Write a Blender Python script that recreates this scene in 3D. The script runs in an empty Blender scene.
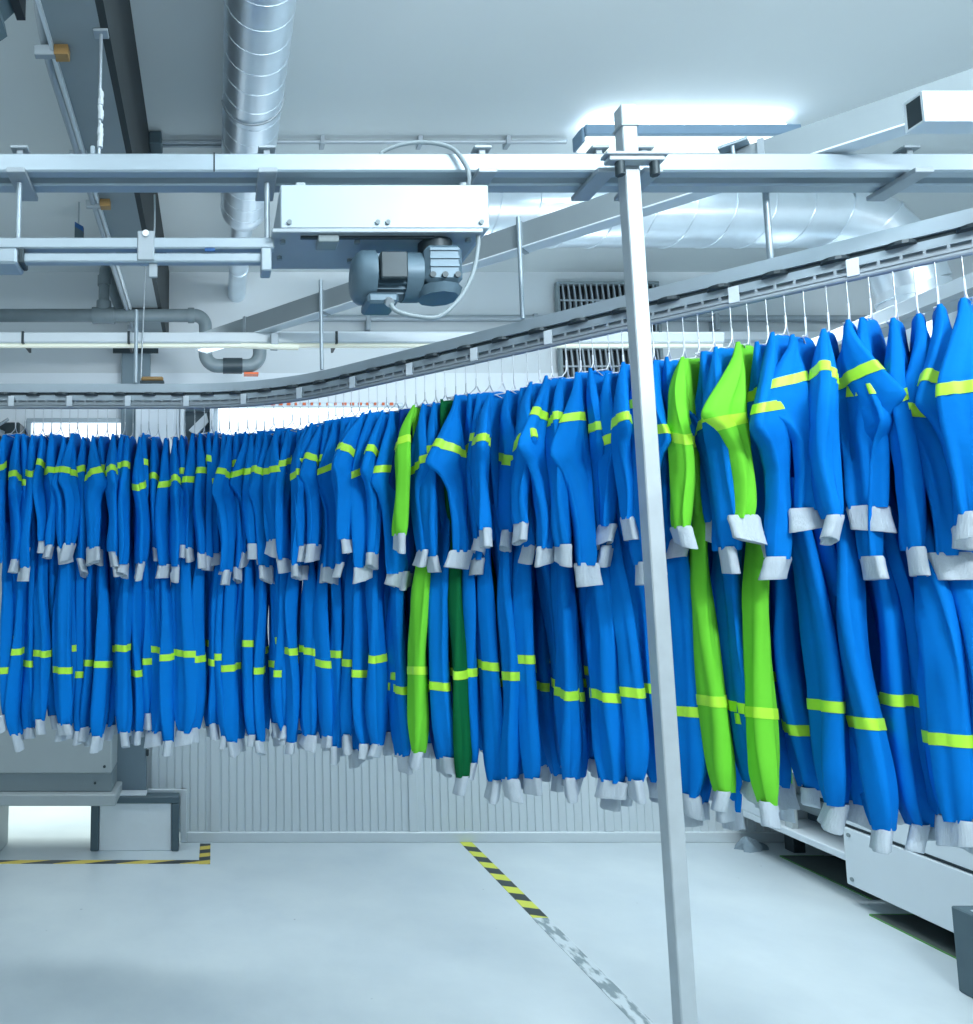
import bpy, math, random
import numpy as np
from mathutils import Vector, Matrix

S = bpy.context.scene
COL = S.collection
PI = math.pi

# ------------------------------------------------------------------ camera
F, CX, CY, HZ, EYE = 755.0, 215.0, 512.0, 588.0, 1.7
PITCH = math.atan((HZ - CY) / F)
cam = bpy.data.cameras.new('camera')
cam.sensor_fit = 'AUTO'
cam.sensor_width = 36.0
cam.lens = F / 1024.0 * 36.0
cam.shift_x = (486.5 - CX) / 1024.0
cam.clip_start = 0.05
co = bpy.data.objects.new('camera', cam)
co.location = (0, 0, EYE)
co.rotation_euler = (PI / 2 + PITCH, 0, 0)
COL.objects.link(co)
S.camera = co


def project(x, y, z):
    dy, dz = y, z - EYE
    zc = dy * math.cos(PITCH) + dz * math.sin(PITCH)
    yc = -dy * math.sin(PITCH) + dz * math.cos(PITCH)
    return CX + F * x / zc, CY - F * yc / zc


# ------------------------------------------------------------------ materials
def mat(name, color, rough=0.6, metal=0.0, noise=0.0, nscale=8.0, bump=0.0, bscale=60.0, sheen=0.0,
        emit=None, estr=1.0, stretch=None, spec=None):
    m = bpy.data.materials.new(name)
    m.use_nodes = True
    nt = m.node_tree
    b = nt.nodes['Principled BSDF']
    b.inputs['Base Color'].default_value = (*color, 1)
    b.inputs['Roughness'].default_value = rough
    b.inputs['Metallic'].default_value = metal
    if spec is not None:
        b.inputs['Specular IOR Level'].default_value = spec
    if sheen:
        b.inputs['Sheen Weight'].default_value = sheen
    if emit:
        b.inputs['Emission Color'].default_value = (*emit, 1)
        b.inputs['Emission Strength'].default_value = estr
    if noise or bump:
        tc = nt.nodes.new('ShaderNodeTexCoord')
        mp = nt.nodes.new('ShaderNodeMapping')
        if stretch:
            mp.inputs['Scale'].default_value = stretch
        nt.links.new(tc.outputs['Object'], mp.inputs['Vector'])
    if noise:
        n = nt.nodes.new('ShaderNodeTexNoise')
        n.inputs['Scale'].default_value = nscale
        n.inputs['Detail'].default_value = 5
        nt.links.new(mp.outputs[0], n.inputs['Vector'])
        mx = nt.nodes.new('ShaderNodeMix')
        mx.data_type = 'RGBA'
        mx.inputs[6].default_value = (*[c * (1 - noise) for c in color], 1)
        mx.inputs[7].default_value = (*[min(1, c * (1 + noise)) for c in color], 1)
        nt.links.new(n.outputs['Fac'], mx.inputs[0])
        nt.links.new(mx.outputs[2], b.inputs['Base Color'])
    if bump:
        n2 = nt.nodes.new('ShaderNodeTexNoise')
        n2.inputs['Scale'].default_value = bscale
        n2.inputs['Detail'].default_value = 3
        nt.links.new(mp.outputs[0], n2.inputs['Vector'])
        bp = nt.nodes.new('ShaderNodeBump')
        bp.inputs['Strength'].default_value = bump
        bp.inputs['Distance'].default_value = 0.01
        nt.links.new(n2.outputs['Fac'], bp.inputs['Height'])
        nt.links.new(bp.outputs[0], b.inputs['Normal'])
    return m


M = {}
M['blue'] = mat('blue_cotton', (0.001, 0.182, 0.62), 0.8, noise=0.10, nscale=7, bump=0.34, bscale=14, sheen=0.0, spec=0.08)
M['navy'] = mat('navy_cotton', (0.002, 0.045, 0.24), 0.75, noise=0.10, nscale=7, bump=0.22, bscale=16, spec=0.08)
M['lime'] = mat('lime_cotton', (0.17, 0.66, 0.045), 0.75, noise=0.10, nscale=7, bump=0.22, bscale=16, spec=0.08)
M['green'] = mat('dark_green_cotton', (0.004, 0.125, 0.04), 0.75, noise=0.10, nscale=7, bump=0.22, bscale=16, spec=0.08)
M['band'] = mat('reflective_lime_tape', (0.46, 0.92, 0.05), 0.45, noise=0.12, nscale=20)
M['cuff'] = mat('grey_knit', (0.50, 0.58, 0.64), 0.9, noise=0.10, nscale=30, bump=0.35, bscale=120, stretch=(3, 3, 0.4))
M['alu'] = mat('aluminium', (0.39, 0.475, 0.53), 0.42, 0.45, noise=0.07, nscale=6, stretch=(0.6, 2, 4))
M['alu_dull'] = mat('dull_aluminium', (0.36, 0.42, 0.46), 0.5, 0.4, noise=0.10, nscale=9)
M['post'] = mat('galvanised_post', (0.50, 0.565, 0.595), 0.45, 0.4, noise=0.13, nscale=16)
M['galv'] = mat('galvanised_duct', (0.74, 0.83, 0.89), 0.32, 0.80, noise=0.10, nscale=10, bump=0.05, bscale=20)
M['wire'] = mat('hanger_wire', (0.50, 0.56, 0.60), 0.35, 0.7)
M['sheath'] = mat('white_hanger_sheath', (0.80, 0.85, 0.88), 0.5)
M['dark'] = mat('dark_steel', (0.035, 0.055, 0.065), 0.45, 0.3, noise=0.25, nscale=14)
M['slate'] = mat('slate_paint', (0.075, 0.125, 0.15), 0.5, 0.1, noise=0.12, nscale=12)
M['black'] = mat('black_rubber', (0.012, 0.018, 0.022), 0.5)
M['pvc'] = mat('grey_pipe', (0.15, 0.20, 0.22), 0.4, noise=0.15, nscale=15)
M['white'] = mat('white_enamel', (0.64, 0.72, 0.76), 0.4, noise=0.04, nscale=5)
M['panelgrey'] = mat('grey_enamel', (0.40, 0.46, 0.47), 0.45, noise=0.05, nscale=5)
M['midgrey'] = mat('mid_grey_enamel', (0.22, 0.28, 0.30), 0.5, noise=0.06, nscale=5)
M['columngrey'] = mat('column_paint', (0.17, 0.24, 0.28), 0.6, noise=0.08, nscale=6)
M['ceiling'] = mat('ceiling_paint', (0.64, 0.705, 0.715), 0.8, noise=0.05, nscale=1.2, bump=0.05, bscale=12)
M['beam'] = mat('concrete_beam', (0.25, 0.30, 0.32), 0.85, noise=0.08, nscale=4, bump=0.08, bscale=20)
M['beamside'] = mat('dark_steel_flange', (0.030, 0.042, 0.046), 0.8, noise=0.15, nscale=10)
M['wall'] = mat('wall_paint', (0.63, 0.70, 0.73), 0.75, noise=0.04, nscale=2)
M['wallpanel'] = mat('wall_panel_white', (0.74, 0.82, 0.87), 0.5, noise=0.03, nscale=2)  # on the wall band this paler tone stands in for lamplight
M['clad'] = mat('ribbed_cladding', (0.60, 0.68, 0.71), 0.45, 0.1, noise=0.03, nscale=3)
M['motor'] = mat('motor_paint', (0.105, 0.175, 0.225), 0.42, 0.2, noise=0.12, nscale=14)
M['cable'] = mat('grey_cable', (0.30, 0.37, 0.40), 0.45)
M['glow'] = mat('bright_glass', (0.8, 0.9, 0.95), 0.3, emit=(0.88, 0.95, 1.0), estr=1.25)
M['lamp'] = mat('lamp_diffuser', (0.9, 0.95, 1.0), 0.4, emit=(0.86, 0.94, 1.0), estr=22.0)
M['lampdim'] = mat('tube_diffuser', (0.9, 0.95, 0.9), 0.4, emit=(0.93, 1.0, 0.86), estr=0.75)
M['strip'] = mat('strip_diffuser', (0.80, 0.85, 0.74), 0.4, emit=(0.95, 1.0, 0.80), estr=0.22)
M['beamalu'] = mat('dull_beam_metal', (0.27, 0.325, 0.35), 0.5, 0.3, noise=0.08, nscale=8)
M['red'] = mat('orange_plastic', (0.65, 0.12, 0.03), 0.5)
M['yellow'] = mat('amber_plastic', (0.36, 0.22, 0.08), 0.5)
M['tagblue'] = mat('blue_plastic', (0.01, 0.09, 0.28), 0.4)
M['green_edge'] = mat('green_edge_strip', (0.07, 0.26, 0.05), 0.5)
M['rag'] = mat('grey_rag', (0.22, 0.30, 0.35), 0.9, noise=0.1, nscale=20)


def floor_material():
    m = bpy.data.materials.new('epoxy_floor')
    m.use_nodes = True
    nt = m.node_tree
    b = nt.nodes['Principled BSDF']
    tc = nt.nodes.new('ShaderNodeTexCoord')
    n = nt.nodes.new('ShaderNodeTexNoise')
    n.inputs['Scale'].default_value = 1.3
    n.inputs['Detail'].default_value = 6
    n.inputs['Roughness'].default_value = 0.6
    nt.links.new(tc.outputs['Object'], n.inputs['Vector'])
    r = nt.nodes.new('ShaderNodeValToRGB')
    r.color_ramp.elements[0].position = 0.3
    r.color_ramp.elements[0].color = (0.46, 0.545, 0.585, 1)
    r.color_ramp.elements[1].position = 0.7
    r.color_ramp.elements[1].color = (0.58, 0.665, 0.685, 1)
    nt.links.new(n.outputs['Fac'], r.inputs[0])
    # small dark specks
    n2 = nt.nodes.new('ShaderNodeTexNoise')
    n2.inputs['Scale'].default_value = 16
    n2.inputs['Detail'].default_value = 2
    nt.links.new(tc.outputs['Object'], n2.inputs['Vector'])
    r2 = nt.nodes.new('ShaderNodeValToRGB')
    r2.color_ramp.elements[0].position = 0.765
    r2.color_ramp.elements[0].color = (0, 0, 0, 1)
    r2.color_ramp.elements[1].position = 0.80
    r2.color_ramp.elements[1].color = (1, 1, 1, 1)
    nt.links.new(n2.outputs['Fac'], r2.inputs[0])
    mx = nt.nodes.new('ShaderNodeMix')
    mx.data_type = 'RGBA'
    mx.inputs[7].default_value = (0.28, 0.36, 0.40, 1)
    nt.links.new(r2.outputs[0], mx.inputs[0])
    nt.links.new(r.outputs[0], mx.inputs[6])
    nt.links.new(mx.outputs[2], b.inputs['Base Color'])
    r3 = nt.nodes.new('ShaderNodeMapRange')
    r3.inputs[3].default_value = 0.24
    r3.inputs[4].default_value = 0.40
    nt.links.new(n.outputs['Fac'], r3.inputs[0])
    nt.links.new(r3.outputs[0], b.inputs['Roughness'])
    return m


def stripe_material(name, c1, c2, freq, vec, worn=False):
    m = bpy.data.materials.new(name)
    m.use_nodes = True
    nt = m.node_tree
    b = nt.nodes['Principled BSDF']
    b.inputs['Roughness'].default_value = 0.5
    tc = nt.nodes.new('ShaderNodeTexCoord')
    d = nt.nodes.new('ShaderNodeVectorMath')
    d.operation = 'DOT_PRODUCT'
    d.inputs[1].default_value = vec
    nt.links.new(tc.outputs['Object'], d.inputs[0])
    k = nt.nodes.new('ShaderNodeMath')
    k.operation = 'MULTIPLY'
    k.inputs[1].default_value = freq
    nt.links.new(d.outputs['Value'], k.inputs[0])
    f = nt.nodes.new('ShaderNodeMath')
    f.operation = 'FRACT'
    nt.links.new(k.outputs[0], f.inputs[0])
    g = nt.nodes.new('ShaderNodeMath')
    g.operation = 'GREATER_THAN'
    g.inputs[1].default_value = 0.5
    nt.links.new(f.outputs[0], g.inputs[0])
    mx = nt.nodes.new('ShaderNodeMix')
    mx.data_type = 'RGBA'
    mx.inputs[6].default_value = (*c1, 1)
    mx.inputs[7].default_value = (*c2, 1)
    nt.links.new(g.outputs[0], mx.inputs[0])
    nt.links.new(mx.outputs[2], b.inputs['Base Color'])
    return m


M['floor'] = floor_material()
M['tape_deep'] = stripe_material('hazard_tape_straight', (0.60, 0.66, 0.07), (0.030, 0.045, 0.045), 5.2, (0.35, 1, 0))
M['tape_side'] = stripe_material('hazard_tape_slanted', (0.58, 0.46, 0.07), (0.035, 0.045, 0.045), 3.4, (0.75, -2.2, 0))


def worn_material():
    m = bpy.data.materials.new('worn_tape_residue')
    m.use_nodes = True
    nt = m.node_tree
    b = nt.nodes['Principled BSDF']
    b.inputs['Roughness'].default_value = 0.19
    tc = nt.nodes.new('ShaderNodeTexCoord')
    mp = nt.nodes.new('ShaderNodeMapping')
    mp.inputs['Scale'].default_value = (2.2, 0.7, 1)
    nt.links.new(tc.outputs['Object'], mp.inputs[0])
    n = nt.nodes.new('ShaderNodeTexNoise')
    n.inputs['Scale'].default_value = 14
    n.inputs['Detail'].default_value = 6
    nt.links.new(mp.outputs[0], n.inputs['Vector'])
    r = nt.nodes.new('ShaderNodeValToRGB')
    r.color_ramp.elements[0].position = 0.44
    r.color_ramp.elements[0].color = (0.22, 0.29, 0.31, 1)
    r.color_ramp.elements[1].position = 0.55
    r.color_ramp.elements[1].color = (0.58, 0.67, 0.70, 1)
    nt.links.new(n.outputs['Fac'], r.inputs[0])
    nt.links.new(r.outputs[0], b.inputs['Base Color'])
    return m


M['tape_worn'] = worn_material()
M['cover'] = mat('pale_sheet_metal', (0.43, 0.525, 0.58), 0.45, 0.2, noise=0.05, nscale=7)
M['mat'] = mat('dark_floor_sheet', (0.06, 0.08, 0.08), 0.7, noise=0.2, nscale=6)
M['lampbody'] = mat('lamp_housing_paint', (0.16, 0.26, 0.36), 0.5)
M['benchwhite'] = mat('bench_panel_white', (0.74, 0.82, 0.86), 0.5, noise=0.06, nscale=9)


# ------------------------------------------------------------------ mesh building
class MB:
    def __init__(s):
        s.v, s.f, s.sm = [], [], []

    def add(s, vs, fs, smooth=False):
        o = len(s.v)
        s.v.extend([tuple(p) for p in vs])
        for f in fs:
            s.f.append(tuple(i + o for i in f))
            s.sm.append(smooth)
        return s

    def box(s, x0, x1, y0, y1, z0, z1, bev=0.0):
        if bev <= 0:
            vs = [(x, y, z) for z in (z0, z1) for y in (y0, y1) for x in (x0, x1)]
            s.add(vs, [(0, 2, 3, 1), (4, 5, 7, 6), (0, 1, 5, 4), (2, 6, 7, 3), (0, 4, 6, 2), (1, 3, 7, 5)])
            return s
        # chamfered box
        c = bev
        vs, fs = [], []
        for sx in (0, 1):
            for sy in (0, 1):
                for sz in (0, 1):
                    X, Y, Z = (x0, x1)[sx], (y0, y1)[sy], (z0, z1)[sz]
                    dx, dy, dz = (c, -c)[sx], (c, -c)[sy], (c, -c)[sz]
                    vs += [(X, Y + dy, Z + dz), (X + dx, Y, Z + dz), (X + dx, Y + dy, Z)]

        def I(sx, sy, sz, k):
            return (sx * 4 + sy * 2 + sz) * 3 + k
        for a in (0, 1):
            fs.append([I(a, 0, 0, 0), I(a, 0, 1, 0), I(a, 1, 1, 0), I(a, 1, 0, 0)][::1 if a == 0 else -1])
            fs.append([I(0, a, 0, 1), I(1, a, 0, 1), I(1, a, 1, 1), I(0, a, 1, 1)][::1 if a == 0 else -1])
            fs.append([I(0, 0, a, 2), I(0, 1, a, 2), I(1, 1, a, 2), I(1, 0, a, 2)][::1 if a == 0 else -1])
        for a in (0, 1):
            for b in (0, 1):
                fs.append([I(a, b, 0, 0), I(a, b, 1, 0), I(a, b, 1, 1), I(a, b, 0, 1)])
                fs.append([I(a, 0, b, 0), I(a, 1, b, 0), I(a, 1, b, 2), I(a, 0, b, 2)])
                fs.append([I(0, a, b, 1), I(1, a, b, 1), I(1, a, b, 2), I(0, a, b, 2)])
                for d in (0, 1):
                    fs.append([I(a, b, d, 0), I(a, b, d, 1), I(a, b, d, 2)])
        s.add(vs, fs)
        return s

    def tube(s, pts, r, n=10, caps=True, smooth=True):
        pts = [Vector(p) for p in pts]
        m = len(pts)
        rr = r if isinstance(r, (list, tuple)) else [r] * m
        vs, fs = [], []
        t0 = (pts[1] - pts[0]).normalized()
        ref = Vector((0, 0, 1)) if abs(t0.z) < 0.9 else Vector((1, 0, 0))
        u = t0.cross(ref).normalized()
        for i in range(m):
            if i == 0:
                t = pts[1] - pts[0]
            elif i == m - 1:
                t = pts[-1] - pts[-2]
            else:
                t = (pts[i + 1] - pts[i]).normalized() + (pts[i] - pts[i - 1]).normalized()
            t.normalize()
            u = (u - t * u.dot(t)).normalized()
            w = t.cross(u)
            for k in range(n):
                a = 2 * PI * k / n
                vs.append(pts[i] + u * math.cos(a) * rr[i] + w * math.sin(a) * rr[i])
        for i in range(m - 1):
            for k in range(n):
                a, b = i * n + k, i * n + (k + 1) % n
                fs.append((a, b, b + n, a + n))
        s.add(vs, fs, smooth)
        if caps:
            s.add(vs[:n], [tuple(range(n))[::-1]])
            s.add(vs[-n:], [tuple(range(n))])
        return s

    def sweep(s, rings, closed=False, smooth=False, caps=True):
        """rings: list of equally long point loops."""
        n = len(rings[0])
        vs = [p for r in rings for p in r]
        fs = []
        for i in range(len(rings) - 1):
            for k in range(n):
                a, b = i * n + k, i * n + (k + 1) % n
                fs.append((a, b, b + n, a + n))
        s.add(vs, fs, smooth)
        if caps:
            s.add(rings[0], [tuple(range(n))[::-1]])
            s.add(rings[-1], [tuple(range(n))])
        return s

    def prism(s, poly, axis, a0, a1):
        def P(p, a):
            return {'x': (a, p[0], p[1]), 'y': (p[0], a, p[1]), 'z': (p[0], p[1], a)}[axis]
        s.sweep([[P(p, a0) for p in poly], [P(p, a1) for p in poly]])
        return s

    def build(s, name, material, parent=None, loc=None):
        me = bpy.data.meshes.new(name)
        me.from_pydata(s.v, [], s.f)
        if any(s.sm):
            me.polygons.foreach_set('use_smooth', s.sm)
        me.materials.append(material)
        me.update()
        o = bpy.data.objects.new(name, me)
        COL.objects.link(o)
        if parent is not None:
            o.parent = parent
        if loc is not None:
            o.location = loc
        return o


def fix_normals(o):
    import bmesh
    bm = bmesh.new()
    bm.from_mesh(o.data)
    bmesh.ops.recalc_face_normals(bm, faces=bm.faces)
    bm.to_mesh(o.data)
    bm.free()
    return o


def tag(o, label=None, cat=None, group=None, kind=None):
    if label:
        o['label'] = label
    if cat:
        o['category'] = cat
    if group:
        o['group'] = group
    if kind:
        o['kind'] = kind
    return o


def thing(name, label, cat, loc=(0, 0, 0), group=None, rotz=0.0):
    o = bpy.data.objects.new(name, None)
    o.empty_display_size = 0.1
    COL.objects.link(o)
    o.location = loc
    o.rotation_euler = (0, 0, rotz)
    return tag(o, label, cat, group)


def struct(o, label, cat):
    return tag(o, label, cat, kind='structure')


def part(mb, name, material, root, label=None, fix=True):
    """mb is in world coordinates; re-expressed under root (roots here have no rotation)."""
    L = root.matrix_basis.translation if root.parent is None else None
    if L is None:
        off = Vector((0, 0, 0))
        p = root
        while p is not None:
            off += p.matrix_basis.translation
            p = p.parent
        L = off
    mb.v = [(a[0] - L[0], a[1] - L[1], a[2] - L[2]) for a in mb.v]
    o = mb.build(name, material, root)
    if label:
        o['label'] = label
    if fix:
        fix_normals(o)
    return o


def solo(mb, name, material, label, cat, group=None, kind=None):
    o = mb.build(name, material)
    fix_normals(o)
    return tag(o, label, cat, group, kind)


def arc(c, r, a0, a1, n, plane='xz'):
    out = []
    for i in range(n + 1):
        a = a0 + (a1 - a0) * i / n
        p, q = r * math.cos(a), r * math.sin(a)
        out.append({'xz': (c[0] + p, c[1], c[2] + q), 'xy': (c[0] + p, c[1] + q, c[2]), 'yz': (c[0], c[1] + p, c[2] + q)}[plane])
    return out


def spline(pts, n=10):
    P = [Vector(p) for p in pts]
    P = [P[0] * 2 - P[1]] + P + [P[-1] * 2 - P[-2]]
    out = []
    for i in range(1, len(P) - 2):
        for k in range(n):
            t = k / n
            a, b, c, d = P[i - 1], P[i], P[i + 1], P[i + 2]
            out.append(0.5 * ((2 * b) + (c - a) * t + (2 * a - 5 * b + 4 * c - d) * t * t + (3 * b - a - 3 * c + d) * t ** 3))
    out.append(P[-2])
    return out


# ------------------------------------------------------------------ the room
WALL_Y = 5.32
CEIL = 4.0
struct(solo(MB().box(-3.2, 5.2, -1.6, 8.2, -0.06, 0), 'floor', M['floor'], None, None), 'pale grey glossy epoxy floor', 'floor')
struct(solo(MB().box(-3.2, 5.2, 0.2, WALL_Y + 0.1, CEIL, CEIL + 0.1), 'ceiling', M['ceiling'], None, None), 'plain grey painted ceiling', 'ceiling')
# plain upper wall; the lower part left of the cladding is open under the machine
struct(solo(MB().box(-3.2, 5.2, WALL_Y, WALL_Y + 0.1, 2.3, CEIL).box(-3.2, -0.40, WALL_Y, WALL_Y + 0.1, 0.29, 2.3),
            'wall_back', M['wall'], None, None), 'pale grey painted upper back wall', 'wall')
struct(solo(MB().box(5.1, 5.2, 0.2, WALL_Y, 0, CEIL), 'wall_right', M['wall'], None, None), 'pale grey side wall behind the white machines', 'wall')
struct(solo(MB().box(-3.2, 5.1, WALL_Y - 0.03, WALL_Y - 0.001, 2.3, 3.235), 'trim_1', M['wallpanel'], None, None),  # whiter tone stands in for lamp light on this band of wall
       'wall panel band tinted lamp-lit white behind the coat hangers', 'wall panel')
# ribbed cladding: real folds
cl = thing('wall_cladding', 'pale ribbed metal cladding along the foot of the back wall', 'cladding', (2.0, WALL_Y - 0.02, 0))
cl['kind'] = 'structure'
x, per = -0.43, 0.053
front, prof = WALL_Y - 0.035, []
while x < 5.1:
    prof += [(x, front), (x + per * 0.80, front + 0.001), (x + per * 0.86, front + 0.007), (x + per * 0.94, front + 0.007)]
    x += per
prof.append((x, front))
mb = MB()
vs = [(p[0], p[1], z) for z in (0.06, 2.3) for p in prof]
n = len(prof)
mb.add(vs, [(i, i + 1, n + i + 1, n + i) for i in range(n - 1)])
part(mb, 'ribbed_sheet', M['clad'], cl)
part(MB().box(-0.19, 5.1, front - 0.02, front + 0.02, 0.0, 0.065, 0.004), 'base_rail', M['clad'], cl)
for xm in (0.0, 1.34, 2.66, 3.98):
    part(MB().box(xm - 0.03, xm + 0.03, front - 0.012, front + 0.01, 0.065, 2.3, 0.003), 'mullion', M['clad'], cl)
part(MB().box(-0.235, -0.19, front - 0.022, front + 0.02, 0.0, 0.345, 0.004).box(-0.46, -0.1901, front - 0.021, front + 0.02, 0.30, 0.345, 0.004),
     'corner_frame', M['clad'], cl)

# ceiling beam and the column below it
bm_ = thing('ceiling_beam', 'grey concrete ceiling beam with a dark steel flange on one side', 'beam', (-0.44, 3, 3.45))
bm_['kind'] = 'structure'
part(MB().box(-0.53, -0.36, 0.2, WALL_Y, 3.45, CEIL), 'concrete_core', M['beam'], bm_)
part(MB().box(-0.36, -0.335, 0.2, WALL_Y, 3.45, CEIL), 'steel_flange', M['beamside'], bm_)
part(MB().box(-0.532, -0.522, 0.3, WALL_Y, 3.43, 3.4499), 'edge_strip', M['white'], bm_)
cb = thing('wall_column', 'slate grey steel column standing against the back wall', 'column', (-0.55, 5.2, 0))
cb['kind'] = 'structure'
part(MB().box(-0.66, -0.462, 5.20, WALL_Y - 0.0301, 0.0, 3.449, 0.004), 'column_shaft', M['columngrey'], cb)
part(MB().box(-0.72, -0.40, 5.18, 5.199, 3.35, 3.44), 'bracket_plate', M['dark'], cb)
part(MB().box(-0.462, -0.445, 5.19, 5.22, 0.58, 0.62, 0.003), 'bolt', M['dark'], cb)


def window(name, x0, x1, z0, z1, label):
    y = WALL_Y - 0.032
    w = thing(name, label, 'window', ((x0 + x1) / 2, y, z0))
    w['kind'] = 'structure'
    fr = MB()
    t = 0.03
    fr.box(x0 - t, x1 + t, y - 0.05, y, z1, z1 + t, 0.003).box(x0 - t, x1 + t, y - 0.05, y, z0 - t, z0, 0.003)
    fr.box(x0 - t, x0, y - 0.05, y, z0 + 0.0001, z1 - 0.0001, 0.003).box(x1, x1 + t, y - 0.05, y, z0 + 0.0001, z1 - 0.0001, 0.003)
    part(fr, 'window_frame', M['alu'], w)
    part(MB().box(x0 + 0.0005, x1 - 0.0005, y - 0.02, y - 0.005, z0 + 0.0005, z1 - 0.0005), 'window_pane', M['glow'], w)
    return w


window('window_1', -1.30, -0.66, 2.45, 2.865, 'bright window behind the hangers beside the slate column')
w2 = window('window_2', 0.02, 1.30, 2.45, 2.975, 'wide bright window behind the hangers with coloured clips on top')
rng = random.Random(4)
mbr = MB()
for k in range(22):
    xx = 0.06 + k * 0.056
    mbr.box(xx, xx + rng.uniform(0.012, 0.03), WALL_Y - 0.095, WALL_Y - 0.083, 2.985, 3.003)
part(mbr, 'clip_row', M['red'], w2, 'orange clips along the top')

# ------------------------------------------------------------------ floor markings
solo(MB().box(1.645, 1.725, 4.10, 5.268, 0.0, 0.002), 'hazard_tape', M['tape_deep'],
     'yellow and black striped floor tape running to the ribbed wall', 'tape')
solo(MB().box(1.642, 1.722, 2.6, 4.0995, 0.0, 0.0015), 'worn_tape', M['tape_worn'],
     'scuffed colourless strip continuing from the striped floor tape', 'tape')
solo(MB().box(-2.4, -0.1005, 4.872, 4.932, 0.0, 0.002), 'hazard_tape', M['tape_side'],
     'striped floor tape lying in front of the low white bench', 'tape')
solo(MB().box(-0.10, -0.03, 4.865, 5.24, 0.0, 0.002), 'hazard_tape', M['tape_side'],
     'short striped floor tape piece at the corner by the bench', 'tape')

# ------------------------------------------------------------------ machines on the left
lm = thing('ironing_machine', 'large grey machine behind the blue coveralls with light shining beneath', 'machine', (-1.5, 5.0, 0))
part(MB().box(-3.0, -0.655, 4.92, 5.30, 0.53, 2.32, 0.01), 'body', M['panelgrey'], lm)
part(MB().box(-3.0, -0.655, 4.935, 5.30, 0.415, 0.5299, 0.004), 'lower_beam', M['midgrey'], lm)
part(MB().box(-3.0, -0.62, 4.87, 5.30, 0.345, 0.4149, 0.006), 'base_rail', M['panelgrey'], lm)
part(MB().box(-1.46, -1.385, 4.95, 5.25, 0.0, 0.3449, 0.005), 'leg', M['panelgrey'], lm)
part(MB().box(-2.96, -2.88, 4.95, 5.25, 0.0, 0.3449, 0.005), 'leg', M['panelgrey'], lm)
part(MB().tube([(-0.70, 4.925, 0.575), (-0.70, 4.912, 0.575)], 0.009, 10), 'bolt', M['dark'], lm)
part(MB().tube([(-0.76, 4.94, 0.47), (-0.76, 4.928, 0.47)], 0.008, 10), 'bolt', M['dark'], lm)

bn = thing('low_bench', 'low white box bench with a dark slate edge frame', 'bench', (-0.515, 5.14, 0))
part(MB().box(-0.755, -0.285, 5.105, 5.195, 0.0, 0.2999, 0.004), 'front_panel', M['benchwhite'], bn)
part(MB().box(-0.81, -0.756, 5.09, 5.195, 0.0, 0.2999, 0.006), 'leg', M['slate'], bn)
part(MB().box(-0.284, -0.235, 5.09, 5.195, 0.0, 0.2999, 0.006), 'leg', M['slate'], bn)
part(MB().box(-0.81, -0.235, 5.09, 5.195, 0.30, 0.345, 0.006), 'top_rail', M['slate'], bn)
part(MB().box(-0.79, -0.45, 5.10, 5.195, 0.3451, 0.36, 0.004), 'seat_sheet', M['white'], bn)

# units seen between the hangers
bx = thing('control_box', 'plain grey control cabinet on the wall behind the hangers', 'cabinet', (-0.42, 5.2, 2.4))
part(MB().box(-0.56 + 0.02, -0.24, 5.03, 5.286, 2.45, 2.93, 0.006), 'housing', M['wallpanel'], bx)
part(MB().box(-0.50, -0.28, 5.022, 5.0299, 2.49, 2.89, 0.002), 'door', M['wallpanel'], bx)
mh = thing('machine_head', 'open machine head with dark and pale mechanisms behind the hangers', 'machine', (-0.1, 5.2, 2.4))
part(MB().box(-0.235, -0.21, 5.0, 5.286, 2.42, 2.97, 0.003).box(-0.035, -0.01, 5.0, 5.286, 2.42, 2.97, 0.003)
     .box(-0.2099, -0.0351, 5.0, 5.286, 2.94, 2.97, 0.003), 'frame', M['wallpanel'], mh)
part(MB().box(-0.2099, -0.0351, 5.24, 5.286, 2.42, 2.9399), 'back_plate', M['slate'], mh)
part(MB().prism([(-0.18, 2.78), (-0.06, 2.90), (-0.045, 2.84), (-0.13, 2.74)], 'y', 5.10, 5.14), 'arm', M['glow' if False else 'white'], mh)
part(MB().box(-0.17, -0.05, 5.08, 5.12, 2.62, 2.70, 0.006), 'tray', M['white'], mh)
part(MB().box(-0.20, -0.05, 5.06, 5.10, 2.54, 2.60, 0.004), 'clamp_bar', M['dark'], mh)
mk = thing('machine_head', 'tangle of dark machine mechanisms above the grey machine', 'machine', (-1.6, 5.1, 2.32))
part(MB().box(-2.2, -1.335, 5.08, 5.286, 2.34, 2.83, 0.01), 'housing', M['dark'], mk)
for k, (a, b, c, d) in enumerate([(-1.55, 2.86, -1.36, 2.60), (-1.60, 2.62, -1.40, 2.84), (-1.50, 2.55, -1.38, 2.70), (-1.66, 2.78, -1.42, 2.74)]):
    part(MB().tube([(a, 5.04 - 0.01 * k, b), ((a + c) / 2, 4.99, (b + d) / 2 + 0.03), (c, 5.04 - 0.01 * k, d)], 0.011, 8), 'lever', M['alu_dull' if k % 2 else 'wire'], mk)
part(MB().box(-1.52, -1.40, 5.02, 5.0799, 2.62, 2.66, 0.004), 'guide', M['white'], mk)

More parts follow.
